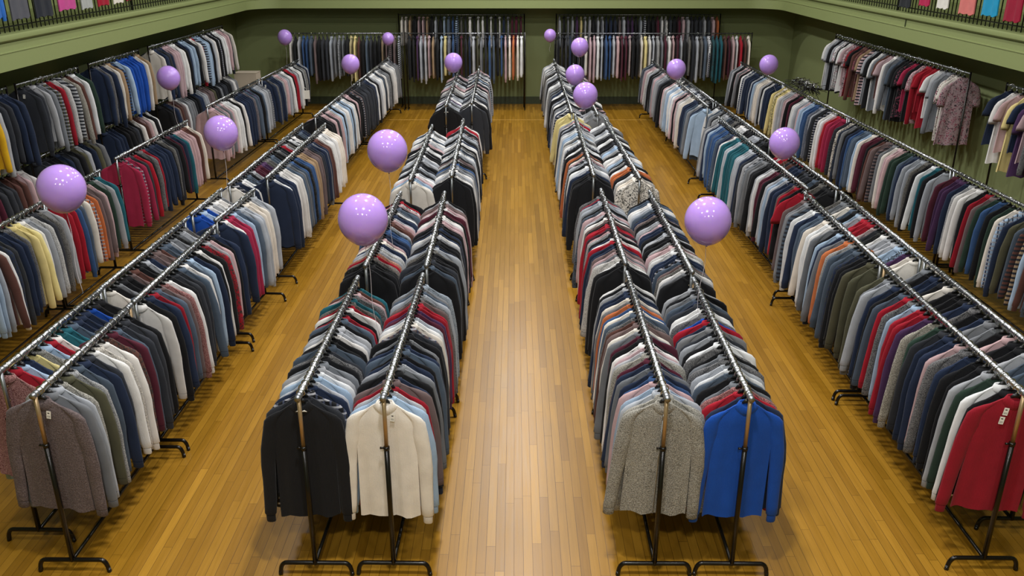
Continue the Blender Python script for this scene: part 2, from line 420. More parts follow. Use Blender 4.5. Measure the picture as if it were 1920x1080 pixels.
for tw in (-.45, -.1, .2, .5):
    mb = MB(); hanger(mb, n=5, rx=.0056, tw=tw); HANGERS.append(mb.mesh('hanger_with_hook', [M['plastic'], M['chrome']]))
HANGER = HANGERS[1]
mb = MB(); mb.box(-.016, .016, -.001, .001, -.055, 0); TAGM = mb.mesh('price_tag', [M['paper'], M['ink']], False)
mb2 = MB(); mb2.box(-.016, .016, -.0008, .0008, -.06, 0)
for i in range(5): mb2.box(-.010+i*.0045, -.0085+i*.0045, -.0012, -.0007, -.05, -.036, 1)
mb2.box(-.008, .006, -.0012, -.0007, -.02, -.012, 1)
TAGM = mb2.mesh('price_tag', [M['paper'], M['ink']], False)

PAL = {'K': ('121317', 'black'), 'C': ('2f3239', 'charcoal'), 'N': ('1e2a42', 'navy'), 'B': ('34527e', 'denim blue'), 'R': ('0f46a0', 'royal blue'),
 'S': ('4b5868', 'slate blue'), 'G': ('74777c', 'mid grey'), 'L': ('a3a7ae', 'light grey'), 'W': ('dcdcdc', 'white'), 'I': ('dcd5cb', 'cream'), 'T': ('9c8468', 'tan'),
 'M': ('4d1a2b', 'maroon'), 'D': ('9a1427', 'red'), 'P': ('b89ca0', 'dusty pink'), 'O': ('4e4d3b', 'olive'), 'E': ('25392f', 'dark green'), 'Q': ('1d5a66', 'teal'),
 'Y': ('d9c98a', 'pale yellow'), 'A': ('5b3a33', 'brown'), 'V': ('43294d', 'plum'), 'F': ('9ab0c8', 'pale blue'), 'H': ('a3a095', 'marled grey'), 'Z': ('b8673c', 'rust orange'),
 'X': ('6a5a5a', 'taupe'), 'J': ('d8a81c', 'bright yellow'), 'U': ('9c2547', 'raspberry')}
FABWORD = {'plain': '', 'fleece': 'fleece ', 'knit': '', 'heather': 'heathered ', 'stripe': 'striped ', 'check': 'checked ', 'floral': 'flowered ', 'speckle': 'speckled '}
KWORD = {'sweater': 'sweater', 'shirt': 'shirt', 'jacket': 'zip jacket', 'cardigan': 'cardigan', 'blouse': 'short-sleeved blouse', 't_shirt': 'T-shirt'}
ONES = 'first second third fourth fifth sixth seventh eighth ninth tenth eleventh twelfth thirteenth fourteenth fifteenth sixteenth seventeenth eighteenth nineteenth'.split()
def ordinal(n):
    if n <= 19: return ONES[n-1]
    t, u = divmod(n, 10)
    if u == 0: return {2: 'twentieth', 3: 'thirtieth', 4: 'fortieth', 5: 'fiftieth', 6: 'sixtieth', 7: 'seventieth', 8: 'eightieth', 9: 'ninetieth', 10: 'hundredth'}.get(t, 'last')
    return {2: 'twenty', 3: 'thirty', 4: 'forty', 5: 'fifty', 6: 'sixty', 7: 'seventy', 8: 'eighty', 9: 'ninety', 10: 'hundred'}[t]+'-'+ONES[u-1]
CAMP = Vector((0, 0, 4.459)); PITCH = math.radians(21.8)
def in_frame(x, y, z):
    d = Vector((x, y, z))-CAMP; dp = d.y*math.cos(PITCH)-d.z*math.sin(PITCH); up = d.y*math.sin(PITCH)+d.z*math.cos(PITCH)
    return dp > .5 and abs(d.x/dp) < .62 and abs(up/dp) < .36, dp

SPECS = []
def jitter(h, r):
    c = lin(h); f = r.uniform(.85, 1.15); w = r.uniform(-.03, .03)
    return (min(1, c[0]*f*(1+w)), min(1, c[1]*f), min(1, c[2]*f*(1-w)), 1)
def fill(seq, p0, p1, sp, phrase, group, zr=1.45, ends='near end', special=None, kinds=None, yaw0=0., lenr=(.93, 1.04), small=False, seed=0, thin=1.):
    """hang clothes on a rail from p0 to p1 (x, y); one letter of seq per colour, stretched over the rail"""
    r = random.Random(seed+hash_(phrase)); a, b_ = Vector(p0), Vector(p1); Lr = (b_-a).length
    n = max(2, int(Lr/sp)); ang = math.atan2(b_.y-a.y, b_.x-a.x)-PI/2
    stretch = len(seq) and n/len(seq)
    for i in range(n):
        t = (i+.5)/n; p = a+(b_-a)*t
        code = seq[min(len(seq)-1, int(i/stretch))] if stretch <= 1.0 else None
        if code is None:
            j = i/stretch; code = seq[int(j)]
            if int(j) == int((i-1)/stretch) and i and r.random() < .45: code = r.choice('KNCLGWKS')
        kd = r.choice(kinds or ['sweater', 'sweater', 'shirt', 'shirt', 'jacket', 'cardigan'])
        fb = 'knit' if kd in ('sweater', 'cardigan') else 'plain'
        q = r.random()
        if q < .05: fb = 'heather'
        elif q < .07 and code not in 'KDU': fb = 'stripe'
        elif q < .09 and kd in ('shirt', 'jacket'): fb = 'check'
        elif q < .10: fb = 'speckle'
        elif q < .30 and kd == 'blouse': fb = r.choice(['floral', 'speckle'])
        if code == 'H': fb = 'heather'
        sc = (r.uniform(.95, 1.03), thin, r.uniform(*lenr))
        yw = yaw0+ang+r.gauss(0, .018); tags = False; nm = None
        if special and i in special:
            q = special[i]; kd = q.get('k', kd); code = q.get('c', code); fb = q.get('f', fb); yw = ang+q.get('yaw', 0); sc = q.get('s', (1, 1, 1)); tags = q.get('tag', False); nm = q.get('name')
        z = zr-.006
        vis, dp = in_frame(p.x, p.y, zr-.5)
        vis2, _ = in_frame(p.x, p.y, zr-1.0); vis3, _ = in_frame(p.x, p.y, zr)
        if not (vis or vis2 or vis3): continue
        SPECS.append(dict(k=kd, c=code, f=fb, col=jitter(PAL[code][0], r), p=(p.x+r.gauss(0, .003), p.y+r.gauss(0, .002), z), yaw=yw, sc=sc, i=i+1, v=r.randrange(NV),
                          phrase=phrase, group=group, ends=ends, dp=dp, tag=tags, name=nm, small=small, roll=r.gauss(0, .02)))
def hash_(s): return sum((i+1)*ord(c) for i, c in enumerate(s))

RACKS = []
def rack(p0, p1, label, zr=1.45, near_foot=True, brass=False, foot_h=-.002, fw=.29):
    """tubular clothes rack: hanging rail, two posts, two bent feet and a bar between them"""
    a, b_ = Vector(p0), Vector(p1); Lr = (b_-a).length; ang = math.atan2(b_.y-a.y, b_.x-a.x)
    root = link('clothes_rack', None, loc=(a.x, a.y, 0)); root.rotation_euler = (0, 0, ang)
    tag(root, label, 'clothes rack', 'metal clothes racks')
    mb = MB(); mb.tube([(-.03, 0, zr), (Lr+.03, 0, zr)], .020, 12); link('rail', mb.mesh('rack_rail', M['rail']), root)
    for x in (0, Lr):
        mb = MB(); mb.tube([(x-.035, 0, zr), (x-.005, 0, zr)], .0235, 10); mb.tube([(x+.005, 0, zr), (x+.035, 0, zr)], .0235, 10)
        link('rail_end_cap', mb.mesh('rail_end_cap', M['steel']), root)
        y0 = .0; zm = zr-.42
        mb = MB(); mb.tube([(x, 0, zm), (x, 0, zr+.012)], .0155, 10); link('upper_post', mb.mesh('upper_post', M['brass'] if brass else M['steel']), root)
        mb = MB(); mb.tube([(x, 0, foot_h-.01), (x, 0, zm)], .0195, 10); link('lower_post', mb.mesh('lower_post', M['black']), root)
        mb = MB(); mb.tube([(x, 0, zm-.015), (x, 0, zm+.012)], .023, 10); mb.tube([(x, .018, zm), (x, .048, zm)], [.006, .010], 8); link('clamp', mb.mesh('post_clamp', M['black']), root)
        mb = MB(); pts = [(x, -fw, FZ), (x, -fw+.004, FZ+.03)]
        for i in range(7):
            q = PI-(PI/2)*i/6; pts.append((x, -fw+.055+.05*math.cos(q), .03+FZ+(foot_h-.03-FZ)*math.sin(q)))
        pts += [(x, -y_, z_) for _, y_, z_ in pts[::-1]]
        mb.tube(pts, .0175, 8); link('foot', mb.mesh('rack_foot', M['black']), root)
    mb = MB(); mb.tube([(0, 0, foot_h), (Lr, 0, foot_h)], .015, 8); link('bottom_bar', mb.mesh('rack_bar', M['black']), root)
    return root

# centre block: four rails, four racks deep
CB = {'outer-left': (-1.50, 'CLl'), 'inner-left': (-.90, 'CLr'), 'inner-right': (1.11, 'CRl'), 'outer-right': (1.70, 'CRr')}
YS = {'outer-left': [(5.43, 7.77), (8.14, 10.81), (11.5, 15.2), (17.25, 22.2)], 'inner-left': [(5.43, 7.84), (8.14, 10.81), (11.72, 15.75), (17.5, 22.9)],
      'inner-right': [(5.43, 7.9), (8.22, 10.95), (11.75, 16.2), (16.5, 24.4)], 'outer-right': [(5.43, 7.73), (7.97, 10.87), (11.6, 15.85), (16.28, 23.4)]}
DX = {'outer-left': [(-1.535, -1.51), (-1.49, -1.47), (-1.42, -1.45), (-1.36, -1.40)], 'inner-left': [(-.93, -.89), (-.88, -.90), (-.87, -.93), (-.86, -.91)],
      'inner-right': [(1.085, 1.10), (1.12, 1.13), (1.10, 1.13), (1.09, 1.08)], 'outer-right': [(1.68, 1.72), (1.745, 1.75), (1.72, 1.65), (1.56, 1.55)]}
SEQ = {
 'outer-left': ["KCKNLFWLKGKNCSKKDWLLKSDKWGDKQNPAQN", "KKKXDZWLNIPNBBSLAPLNKWGKPWDK", "IFPWKLWKLLWKGWKPLWKWLKW", "KKLKGVWLKLWKLWKPKWLKWLKKPKK"],
 'inner-left': ["IFLDXNNKGLBNKSNKLGKCXGIWLMVRDDXNKLSGFW", "KKCKKKNKKLWKNKPPWKMWPXLK", "KWLWKLBKWXKLWSKLKWNLKGLWXKLDWK", "CKKWLKGWKLKWKPKLWFKWKLKKPA"],
 'inner-right': ["HHLFPBNGNMHGLPWKMGIXANSLIBZGINNLKWK", "KWWPPXNDWNLPMDKXWLPWKGLNDN", "KKNLWKLKPIZXKWKLWFKWFFWLKNLWDY", "YKWGKWLKWNGKLWKKLGWKLWKKWL"],
 'outer-right': ["RNDGKSWNGKNWKLGNDRNWCNSGKL", "KWXKNWPXKLKNPLKMNLWSK", "IWKZWKFWKLFKKWKWLKGW", "GLKPKWKVPKKGWKPKVK"],
}
NTH = ['first', 'second', 'third', 'farthest']
for row, (xx, _) in CB.items():
    for q in range(4):
        (ya, yb), (xa, xb) = YS[row][q], DX[row][q]
        ph = '%s rack of %s centre row' % (NTH[q], row)
        rack((xa, ya), (xb, yb), '%s metal clothes rack, %s row of centre block, clothes along its rail' % (NTH[q], row), brass=(q == 0), fw=.28)
        spec = {}
        if q == 0:
            spec = {'outer-left': {0: dict(k='sweater', c='K', f='knit', yaw=.05, tag='w', name='black crewneck sweater facing the front, first on outer-left centre row')},
                    'inner-left': {0: dict(k='sweater', c='I', f='knit', yaw=-.04, s=(1.02, 1, 1), tag='t', name='cream mock-neck sweater with white price tag facing the front')},
                    'inner-right': {0: dict(k='jacket', c='H', f='heather', yaw=-.05, name='marled grey fleece jacket facing the front of inner-right centre row'), 1: dict(k='jacket', c='H', f='heather', yaw=-.07)},
                    'outer-right': {0: dict(k='sweater', c='R', f='knit', yaw=.03, name='royal blue mock-neck sweater facing the front'), 1: dict(c='N', k='sweater'), 2: dict(c='D', k='sweater')}}[row]
        elif q == 1: spec = {0: dict(k='cardigan', c='K', f='plain')}
        elif q == 2 and row == 'outer-left': spec = {0: dict(k='jacket', c='I', f='plain', name='ivory zip jacket facing front of third rack, outer-left centre row')}
        elif q == 2 and row == 'outer-right': spec = {0: dict(k='jacket', c='I', f='speckle', name='ivory and black mottled jacket fronting third rack, outer-right centre row')}
        elif q == 3 and row == 'outer-left': spec = {0: dict(k='t_shirt', c='K', f='plain', s=(1.1, 1, 1.1), tag='w')}
        sp = [.074, .078, .094, .125][q]
        fill(SEQ[row][q], (xa, ya+.035), (xb, yb-.03), sp, ph, 'clothes on '+ph, special=spec, seed=q*7, thin=[.88, .92, 1.0, 1.15][q], kinds=['sweater', 'sweater', 'shirt', 'cardigan', 'jacket'] if q < 2 else None)

# rows on both sides: (row name, rail pieces (x0,y0,x1,y1), colour string, spacing)
SIDE = [
 ('inner left row', [(-3.43, 5.46, -3.42, 7.08), (-3.42, 7.2, -3.41, 9.38), (-3.47, 9.65, -3.40, 10.95), (-3.40, 11.6, -3.36, 15.33), (-3.70, 16.1, -3.62, 20.3), (-3.61, 20.5, -3.52, 24.9)],
  ["XLHOSNCIWAMCCK", "WKNDSXDWKCCSWSFNKWKDLPKN", "NUFLIL", "NWSBTXNAWI", "KPPFWFWPKXCC", "CNKWWWGKWLGC"], [.085, .085, .10, .10, .115, .125]),
 ('outer left row', [(-3.88, 5.83, -3.85, 7.45), (-3.86, 7.55, -3.83, 9.63), (-3.84, 9.9, -3.83, 10.95), (-3.81, 11.25, -3.76, 15.32)],
  ["DFNYGFDWQSNNNRKK", "IGKXAKLNXASLGKLN", "RFRLWG", "NWSKMVKSKCDKWKSN"], [.085, .09, .10, .11]),
 ('inner right row', [(3.66, 5.5, 3.69, 8.1), (3.69, 8.2, 3.74, 10.8), (3.84, 11.06, 3.76, 15.95), (3.80, 17.15, 3.75, 24.2)],
  ["DWELKNNPNCEHVDFNDSNLGO", "OKNSLZNFGWISNWSGX", "DXNFMWKGLCLQQLQXSBBFL", "LGNIWPFWFWPKGLPGKLPGL"], [.092, .095, .10, .12]),
 ('outer right row', [(4.14, 6.0, 4.18, 8.3), (4.18, 8.4, 4.22, 10.83), (4.23, 11.05, 4.16, 13.4), (4.16, 14.0, 4.06, 17.6), (4.05, 17.8, 4.0, 21.2)],
  ["SLKPKGNKNKKIKNKG", "IVFLLWKPDDLFSIGK", "KKCNAD", "KLKWKCLKW", "KLWLGKW"], [.10, .10, .12, .13, .14]),
 ('right wall row', [(6.27, 8.2, 6.22, 12.0), (6.22, 12.1, 6.17, 16.0), (6.17, 16.1, 6.12, 20.0), (6.12, 20.1, 6.07, 23.8)],
  ["FLWANNLSAFTAONFIEBEXDKWLNVVM", "LQWKLLNEEPIGXAKMIFSBNKNIC", "UDPWKCLBBFPLWKMPPLIYIY", "NNWLIWFNNNNLWKPPKLG"], [.11, .115, .12, .13]),
 ('left wall row', [(-5.86, 7.3, -5.87, 10.4), (-5.90, 10.5, -5.87, 11.95), (-5.95, 12.72, -5.91, 15.6), (-6.04, 17.1, -5.98, 20.6), (-5.97, 20.8, -5.91, 24.3)],
  ["LNLGOPDFLANNNYWLCL", "DBIZXPEQ", "UUDKDNNNCKMQPPAI", "PPWKNNVSLG", "KNNLPLWKDLWKLKL"], [.10, .105, .11, .12, .13]),
]
SPS = {('inner left row', 0): {0: dict(k='jacket', c='X', f='fleece', yaw=-.12, s=(1.06, 1, 1), tag='t', name='brown fleece zip jacket with high collar at front of inner left row')},
       ('inner left row', 2): {0: dict(k='jacket', c='N', f='plain', s=(1.1, 1.1, 1), name='navy zip jacket facing front of third rack, inner left row')},
       ('inner left row', 3): {0: dict(k='jacket', c='N', f='plain', s=(1.1, 1.1, 1), name='navy zip jacket facing front of fourth rack, inner left row')},
       ('outer left row', 2): {0: dict(k='jacket', c='R', f='plain')},
       ('outer left row', 3): {0: dict(k='sweater', c='I', f='plain')},
       ('inner right row', 0): {0: dict(k='sweater', c='D', f='knit', yaw=-.1, s=(1.08, 1, 1), tag='tt', name='red long-sleeved top with two white tags fronting inner right row')},
       ('inner right row', 2): {0: dict(k='t_shirt', c='D', f='plain', s=(1.15, 1, 1.15), name='bright red T-shirt facing front of third rack, inner right row')},
       ('inner right row', 3): {0: dict(k='shirt', c='F', f='plain', s=(1.1, 1, 1), name='pale blue shirt facing front of farthest rack, inner right row')},
       ('outer right row', 2): {0: dict(k='jacket', c='K', f='plain', s=(1.1, 1, 1))},
       ('left wall row', 2): {0: dict(k='cardigan', c='U', f='plain', s=(1.1, 1, 1), name='raspberry cardigan facing front of third rack, left wall row'), 1: dict(k='cardigan', c='U')},
       ('left wall row', 4): {0: dict(k='jacket', c='N', f='plain', tag='t')}}
for row, pcs, seqs, sps in SIDE:
    nm = ['first', 'second', 'third', 'fourth', 'fifth', 'sixth']
    for q, (x0, y0, x1, y1) in enumerate(pcs):
        lab = 'clothes rack, %s rack of the %s%s' % (nm[q], row, '' if 'row' in row else ' row')
        rack((x0, y0), (x1, y1), 'tubular '+lab, brass=(q == 0 and row.startswith('inner')), fw=.27)
        fill(seqs[q], (x0, y0+.04), (x1, y1-.03), sps[q], '%s rack of %s' % (nm[q], row), 'clothes on the '+row, seed=q*3+1, special=SPS.get((row, q)), thin=1.0 if q < 2 else 1.15)

# wall racks: tall two-tier frames
def wall_rack(p0, p1, label, zu, zl=None, post=True, feet=True):
    a, b_ = Vector(p0), Vector(p1); Lr = (b_-a).length; ang = math.atan2(b_.y-a.y, b_.x-a.x)
    root = link('tall_clothes_rack', None, loc=(a.x, a.y, 0)); root.rotation_euler = (0, 0, ang)
    tag(root, label, 'clothes rack', 'tall racks along the walls')
    for z in (zu, zl):
        if z:
            mb = MB(); mb.tube([(-.01, 0, z), (Lr+.01, 0, z)], .0135, 8); link('rail', mb.mesh('tall_rack_rail', M['steel']), root)
    for x in (0, Lr):
        mb = MB(); mb.tube([(x, 0, FZ+.02), (x, 0, zu+.03)], .0165, 8); link('post', mb.mesh('tall_rack_post', M['black']), root)
        mb = MB(); mb.tube([(x, -.2, FZ+.0155), (x, .2, FZ+.0155)], .0155, 8); link('foot', mb.mesh('tall_rack_foot', M['black']), root)
    return root
WL = [(-7.62, 10.4, -7.62, 13.15, 'nearest'), (-7.62, 13.4, -7.6, 15.4, 'second'), (-7.6, 15.8, -7.6, 18.0, 'third'), (-7.6, 18.5, -7.6, 23.4, 'farthest')]
WLU = ["NKKDJCN", "CCLGODWGHAWEN", "NNITBFRRRRIT", "ICPPWWNFKCDFFKWKKWPPI"]
WLL = ["QEKMCAP", "CKKNCKOLNOG", "NNKKCKAPKW", "KAXGKNLXOKCKGL"]
for q, (x0, y0, x1, y1, nm) in enumerate(WL):
    wall_rack((x0, y0), (x1, y1), '%s tall two-tier rack standing along the left wall' % nm, 2.42, 1.25)
    sp_ = {}
    if q == 0: sp_ = {}
    if q == 1: sp_ = {0: dict(k='sweater', c='C', f='plain', s=(1.1, 1, 1), tag='t', name='charcoal sweater with white tag on upper rail by left wall'), 7: dict(f='stripe', c='L')}
    fill(WLU[q], (x0, y0+.05), (x1, y1-.05), .15, 'upper rail, %s left wall rack' % nm, 'upper clothes along the left wall', zr=2.42, seed=q, thin=1.6, special=sp_, lenr=(.95, 1.1))
    fill(WLL[q], (x0, y0+.05), (x1, y1-.05), .15, 'lower rail, %s left wall rack' % nm, 'lower clothes along the left wall', zr=1.25, seed=q+5, thin=1.6, lenr=(.85, .97))
WR = [(7.6, 10.6, 7.6, 13.6, 'nearer'), (7.6, 14.75, 7.6, 21.25, 'farther')]
WRS = ["NWPYNVPNWINNMPVWI", "IIGLWDDPKUKKSGWPAWKLPTAKDPPWWLKLW"]
for q, (x0, y0, x1, y1, nm) in enumerate(WR):
    wall_rack((x0, y0), (x1, y1), '%s tall black rack of blouses along right wall' % nm, 2.41)
    sp_ = {0: dict(k='blouse', c='P', f='floral', s=(1.15, 1.2, 1.12), name='pink flowered tunic at near end of farther right wall rack')} if q == 1 else {}
    s_ = WRS[q] if q else WRS[q][::-1]
    fill(s_, (x0, y0+.12), (x1, y1-.05), .16, '%s right wall rack' % nm, 'blouses along the right wall', zr=2.41, kinds=['blouse', 'blouse', 'blouse', 't_shirt', 'shirt'], seed=q, special=sp_, thin=1.7, lenr=(1.0, 1.14))
# racks along the far wall (rails run left to right)
FWs = [(-6.45, 25.55, -3.2, 25.55, 'lower-left', "IKLBBSXKCCNLGLGKYYAKCSCKKTXXXLK"), (-3.1, 25.55, .3, 25.55, 'lower-centre', "KKVLLIPTKFNYBBNKMKNLOOGCBNSKBPYIZIWP"), (1.15, 25.55, 6.75, 25.55, 'lower-right', "KCNKCKIPWLBBLPMPKKIYWLGMWPMLKCLCSWQQAMPWDAI")]
for x0, y0, x1, y1, nm, s_ in FWs:
    wall_rack((x0, y0), (x1, y1), 'long %s rack in front of the far wall' % nm, 2.03)
    fill(s_, (x0+.04, y0), (x1-.04, y1), .112, '%s far wall rack' % nm, 'clothes along the far wall', zr=2.03, ends='left end', seed=3, thin=1.5, lenr=(1.05, 1.25), small=True, special={})
FWu = [(-3.34, 26.05, .28, 26.05, 'upper-left', "IITKPPTKLLKFSBFKCCWKWWKWWKWNLMMML"), (1.2, 26.05, 5.92, 26.05, 'upper-right', "LGLVYLKLLNNMLVVKLKKMWWKMPLCCLCPZ")]
for x0, y0, x1, y1, nm, s_ in FWu:
    wall_rack((x0, y0), (x1, y1), 'high %s rack against the far wall' % nm, 2.5)
    fill(s_, (x0+.04, y0), (x1-.04, y1), .12, '%s far wall rail' % nm, 'high clothes along the far wall', zr=2.5, ends='left end', seed=4, thin=1.5, lenr=(.75, .85), small=True)

# ---- decide which clothes are individual objects (the 300 largest of a kind) and which are one mass per kind
def add_tag(root, w, K):
    if 't' in w:
        for j in range(w.count('t')):
            link('price_tag', TAGM, root, loc=((.058 if w == 't' else -.05-.012*j), -K['t']-.012, -.15-.075*j)).rotation_euler = (-.06, .1, 0)
            root.children[-1]['label'] = 'white paper price tag' if root.children else ''
    if 'w' in w:
        mb = MB()
        for sx in (-1, 1): mb.tube([(sx*.006, 0, 0), (sx*.022, 0, .005), (sx*.040, 0, -.002)], [.003, .007, .002], 6)
        o = link('neck_print', mb.mesh('neck_print', M['paper']), root, loc=(0, -K['t']-.008, -.135)); o['label'] = 'small white print below the neck'
by = {}
for s in SPECS: by.setdefault(s['k'], []).append(s)
mass = []
CAP = {'sweater': 300, 'shirt': 300, 'jacket': 300, 'cardigan': 300, 'blouse': 300, 't_shirt': 300}
n_ind = 0
for k, lst in by.items():
    lst.sort(key=lambda s: s['dp']+(8 if s['small'] else 0))
    for idx, s in enumerate(lst):
        if idx >= CAP[k]: mass.append(s); continue
        n_ind += 1
        P_ = PARTS[k, s['v']]; mat = FAB[s['f']]; K = KINDS[k]
        word = PAL[s['c']][1]
        label = s['name'] or '%s %s%s, %s from %s, %s' % (word, FABWORD[s['f']] if not (s['c'] == 'H') else '', KWORD[k], ordinal(s['i']), s['ends'], s['phrase'])
        near = s['dp'] < 9.3 or s['name']
        if near:
            root = link(k, None)
            o = link('torso', P_['body'], root, mat, s['col'])
            for q in ('sl', 'sr'):
                arm = link('sleeve', P_[q], root, mat, s['col'])
                if q+'c' in P_: link('cuff', P_[q+'c'], arm, mat, tuple(x*.9 for x in s['col'][:3])+(1,))
            op = s['name'] and k in OPEN_COLLAR
            cl = link('collar', OPEN_COLLAR[k] if op else P_['collar'], root, mat, s['col'])
            if op: link('neck_label', NECK_LABEL, cl)
            if 'front' in P_:
                pl = link({'shirt': 'placket', 'jacket': 'zip_placket', 'cardigan': 'button_band'}[k], P_['front'], root, mat, s['col'])
                link('buttons' if k != 'jacket' else 'zip', P_['fast'], pl)
            hg = link('hanger', HANGER_ARMS, root); link('hook', HANGER_HOOK, hg)
            if op: link('yoke', HANGER_YOKE, hg)
            if s['tag']: add_tag(root, s['tag'], K)
        else:
            root = link(k, P_['whole'], None, mat, s['col'])
            link('hanger', HANGERS[idx % 4], root)
            if s['tag']: add_tag(root, s['tag'], K)
        root.location = s['p']; root.rotation_euler = (0, s['roll'], s['yaw']); root.scale = s['sc']
        tag(root, label, {'sweater': 'sweater', 'shirt': 'shirt', 'jacket': 'jacket', 'cardigan': 'cardigan', 'blouse': 'blouse', 't_shirt': 'T-shirt'}[k], s['group'])
# merge the rest, one object per kind and its hangers inside it
for k in KINDS:
    lst = [s for s in mass if s['k'] == k]
    if not lst: continue
    hm = MB(); hanger(hm, 7, 8, n=4, rx=.004)
    V, Fc, Mi, Cl = [], [], [], []; off = 0
    for s in lst:
        T = Matrix.Translation(s['p']) @ Matrix.Rotation(s['yaw'], 4, 'Z') @ Matrix.Rotation(s['roll'], 4, 'Y') @ Matrix.Diagonal((*s['sc'], 1))
        T = np.array(T)
        for src, base in ((PARTS[k, s['v']]['mb'], FK.index(s['f'])), (hm, 0)):
            v = np.array(src.v); v = v@T[:3, :3].T+T[:3, 3]
            V.append(v); Fc += [tuple(off+i for i in f) for f in src.f]; Mi += [(m_+base) for m_ in src.m]
            Cl.append(np.tile(np.array(s['col']), (len(v), 1))); off += len(v)
    V = np.vstack(V); Cl = np.vstack(Cl)
    me = bpy.data.meshes.new(k+'_mass'); me.from_pydata(V.tolist(), [], Fc)
    for q in FK: me.materials.append(FABM[q])
    me.materials.append(M['plastic']); me.materials.append(M['chrome'])
    me.polygons.foreach_set('material_index', Mi); me.polygons.foreach_set('use_smooth', [True]*len(Fc))
    at = me.color_attributes.new('Col', 'FLOAT_COLOR', 'POINT'); at.data.foreach_set('color', Cl.astype(np.float32).ravel())
    me.update()
    tag(link({'sweater': 'sweaters', 'shirt': 'shirts', 'jacket': 'jackets', 'cardigan': 'cardigans', 'blouse': 'blouses', 't_shirt': 't_shirts'}[k]+'_on_far_racks', me),
        'mixed %ss hanging close together on the distant racks' % KWORD[k], KWORD[k]+'s', kind='stuff')
print('GARMENTS', {k: len(v) for k, v in by.items()}, 'individual', n_ind, 'mass', len(mass))

# ------------------------------------------------------------------ clothes hung over the gallery railings
def gallery_top(side, y, w, hem, code, kind='t_shirt', length=None, what='top'):
    K = KINDS[kind]; wide = 2*K['h']*1.3
    zt = 4.32
    s = w/wide; zs = (zt-hem)/(-K['hem'])
    P_ = PARTS[kind, 1]
    root = link(kind, P_['whole'], None, FAB['plain'], jitter(code[0], rnd))
    root.location = (side*(XG-.02), y, zt); root.rotation_euler = (0, 0, side*-PI/2 if side > 0 else PI/2); root.scale = (s, 1.2, zs)
    link('hanger', HANGER, root)
    tag(root, '%s top hung on the %s gallery railing, %s' % (code[1], 'left' if side < 0 else 'right', what), {'t_shirt': 'T-shirt', 'sweater': 'sweater'}[kind], 'tops hung on the gallery railings')
for y, w, hem, hx, nm, kd, what in [(12.55, .72, 3.45, '2f6fc4', 'bright blue', 'sweater', 'nearest the corner'), (13.33, .62, 3.40, '55555c', 'dark grey', 't_shirt', 'beside the bright blue one'),
        (14.02, .66, 3.38, '262a33', 'black', 't_shirt', 'beside the pink one'), (14.78, .72, 3.43, 'd2529b', 'bright pink', 't_shirt', 'beside the black one'), (15.47, .5, 3.40, 'b9bdba', 'pale grey', 't_shirt', 'beside the pink one'),
        (16.1, .55, 3.41, 'b01030', 'red', 't_shirt', 'beside the pale grey one'), (16.72, .52, 3.41, 'e8e4dc', 'white', 't_shirt', 'beside the red one'), (17.25, .42, 3.43, 'a03040', 'dark red', 't_shirt', 'farthest but one'), (18.0, .5, 3.44, 'a06a5c', 'salmon brown', 't_shirt', 'farthest along')]:
    gallery_top(-1, y, w, hem, (hx, nm), kd, what=what)
for y, w, hem, hx, nm, kd, what in [(17.0, .66, 3.32, '22262c', 'black', 't_shirt', 'farthest along'), (16.2, .55, 3.40, 'b0204c', 'magenta', 't_shirt', 'beside the black one'), (15.5, .55, 3.40, 'e2ddd4', 'white', 't_shirt', 'beside the magenta one'),
        (14.65, .68, 3.37, 'e8827c', 'coral', 't_shirt', 'beside the white one'), (13.93, .62, 3.40, '1e9ccc', 'bright turquoise', 't_shirt', 'beside the coral one'), (13.27, .6, 3.37, 'a01838', 'crimson', 't_shirt', 'beside the turquoise one'),
        (12.6, .6, 3.36, 'e8827c', 'light coral', 't_shirt', 'nearest the corner')]:
    gallery_top(1, y, w, hem, (hx, nm), kd, what=what)

# ------------------------------------------------------------------ balloons
def balloon_mesh():
    mb = MB(); prof = [(.006, -.585), (.020, -.60), (.012, -.575), (.05, -.545)]
    for i in range(1, 25):
        a = -PI/2+PI*i/24*.985+.02; r = .5*math.cos(a)*(1 if a > 0 else 1-.10*(math.sin(-a))**2); z = .5*math.sin(a)*(1.04 if a > 0 else 1.12)
        if i == 24: r = .001; z = .52
        prof.append((max(r, .001), z))
    prof = [p for p in prof if p[0] > 0]
    prof = [prof[0], prof[1], prof[2]]+[p for p in prof[3:] if p[1] > -.545 or p[0] > .02]
    n = 40; mb.grid([[(r*math.cos(2*PI*j/n), r*math.sin(2*PI*j/n), z) for j in range(n)] for r, z in prof], closed=True)
    return mb.mesh('balloon', M['balloon'])
BALM = balloon_mesh()
def balloon(x, y, z, d, sbot, label, drift=(0, 0)):
    o = link('balloon', BALM); o.location = (x, y, z); o.scale = (d, d, d)
    o.rotation_euler = (rnd.uniform(-.06, .06), rnd.uniform(-.06, .06), rnd.uniform(0, 6))
    tag(o, label, 'balloon', 'lilac balloons floating over the racks')
    mb = MB(); ln = (z-.58*d-sbot)
    pts = [Vector((x+drift[0]*t+.012*math.sin(t*7), y+drift[1]*t, z-.575*d-ln*t))-Vector((x, y, z)) for t in [i/14 for i in range(15)]]
    mb2_ = MB(); mb2_.tube([p for p in pts], .0022, 5)
    me = mb2_.mesh('balloon_string', M['string'])
    s = link('string', me); s.parent = o
    s.matrix_parent_inverse = (Matrix.Translation((x, y, z)) @ o.rotation_euler.to_matrix().to_4x4() @ Matrix.Diagonal((d, d, d, 1))).inverted() @ Matrix.Translation((x, y, z))
    s['label'] = 'thin white string'
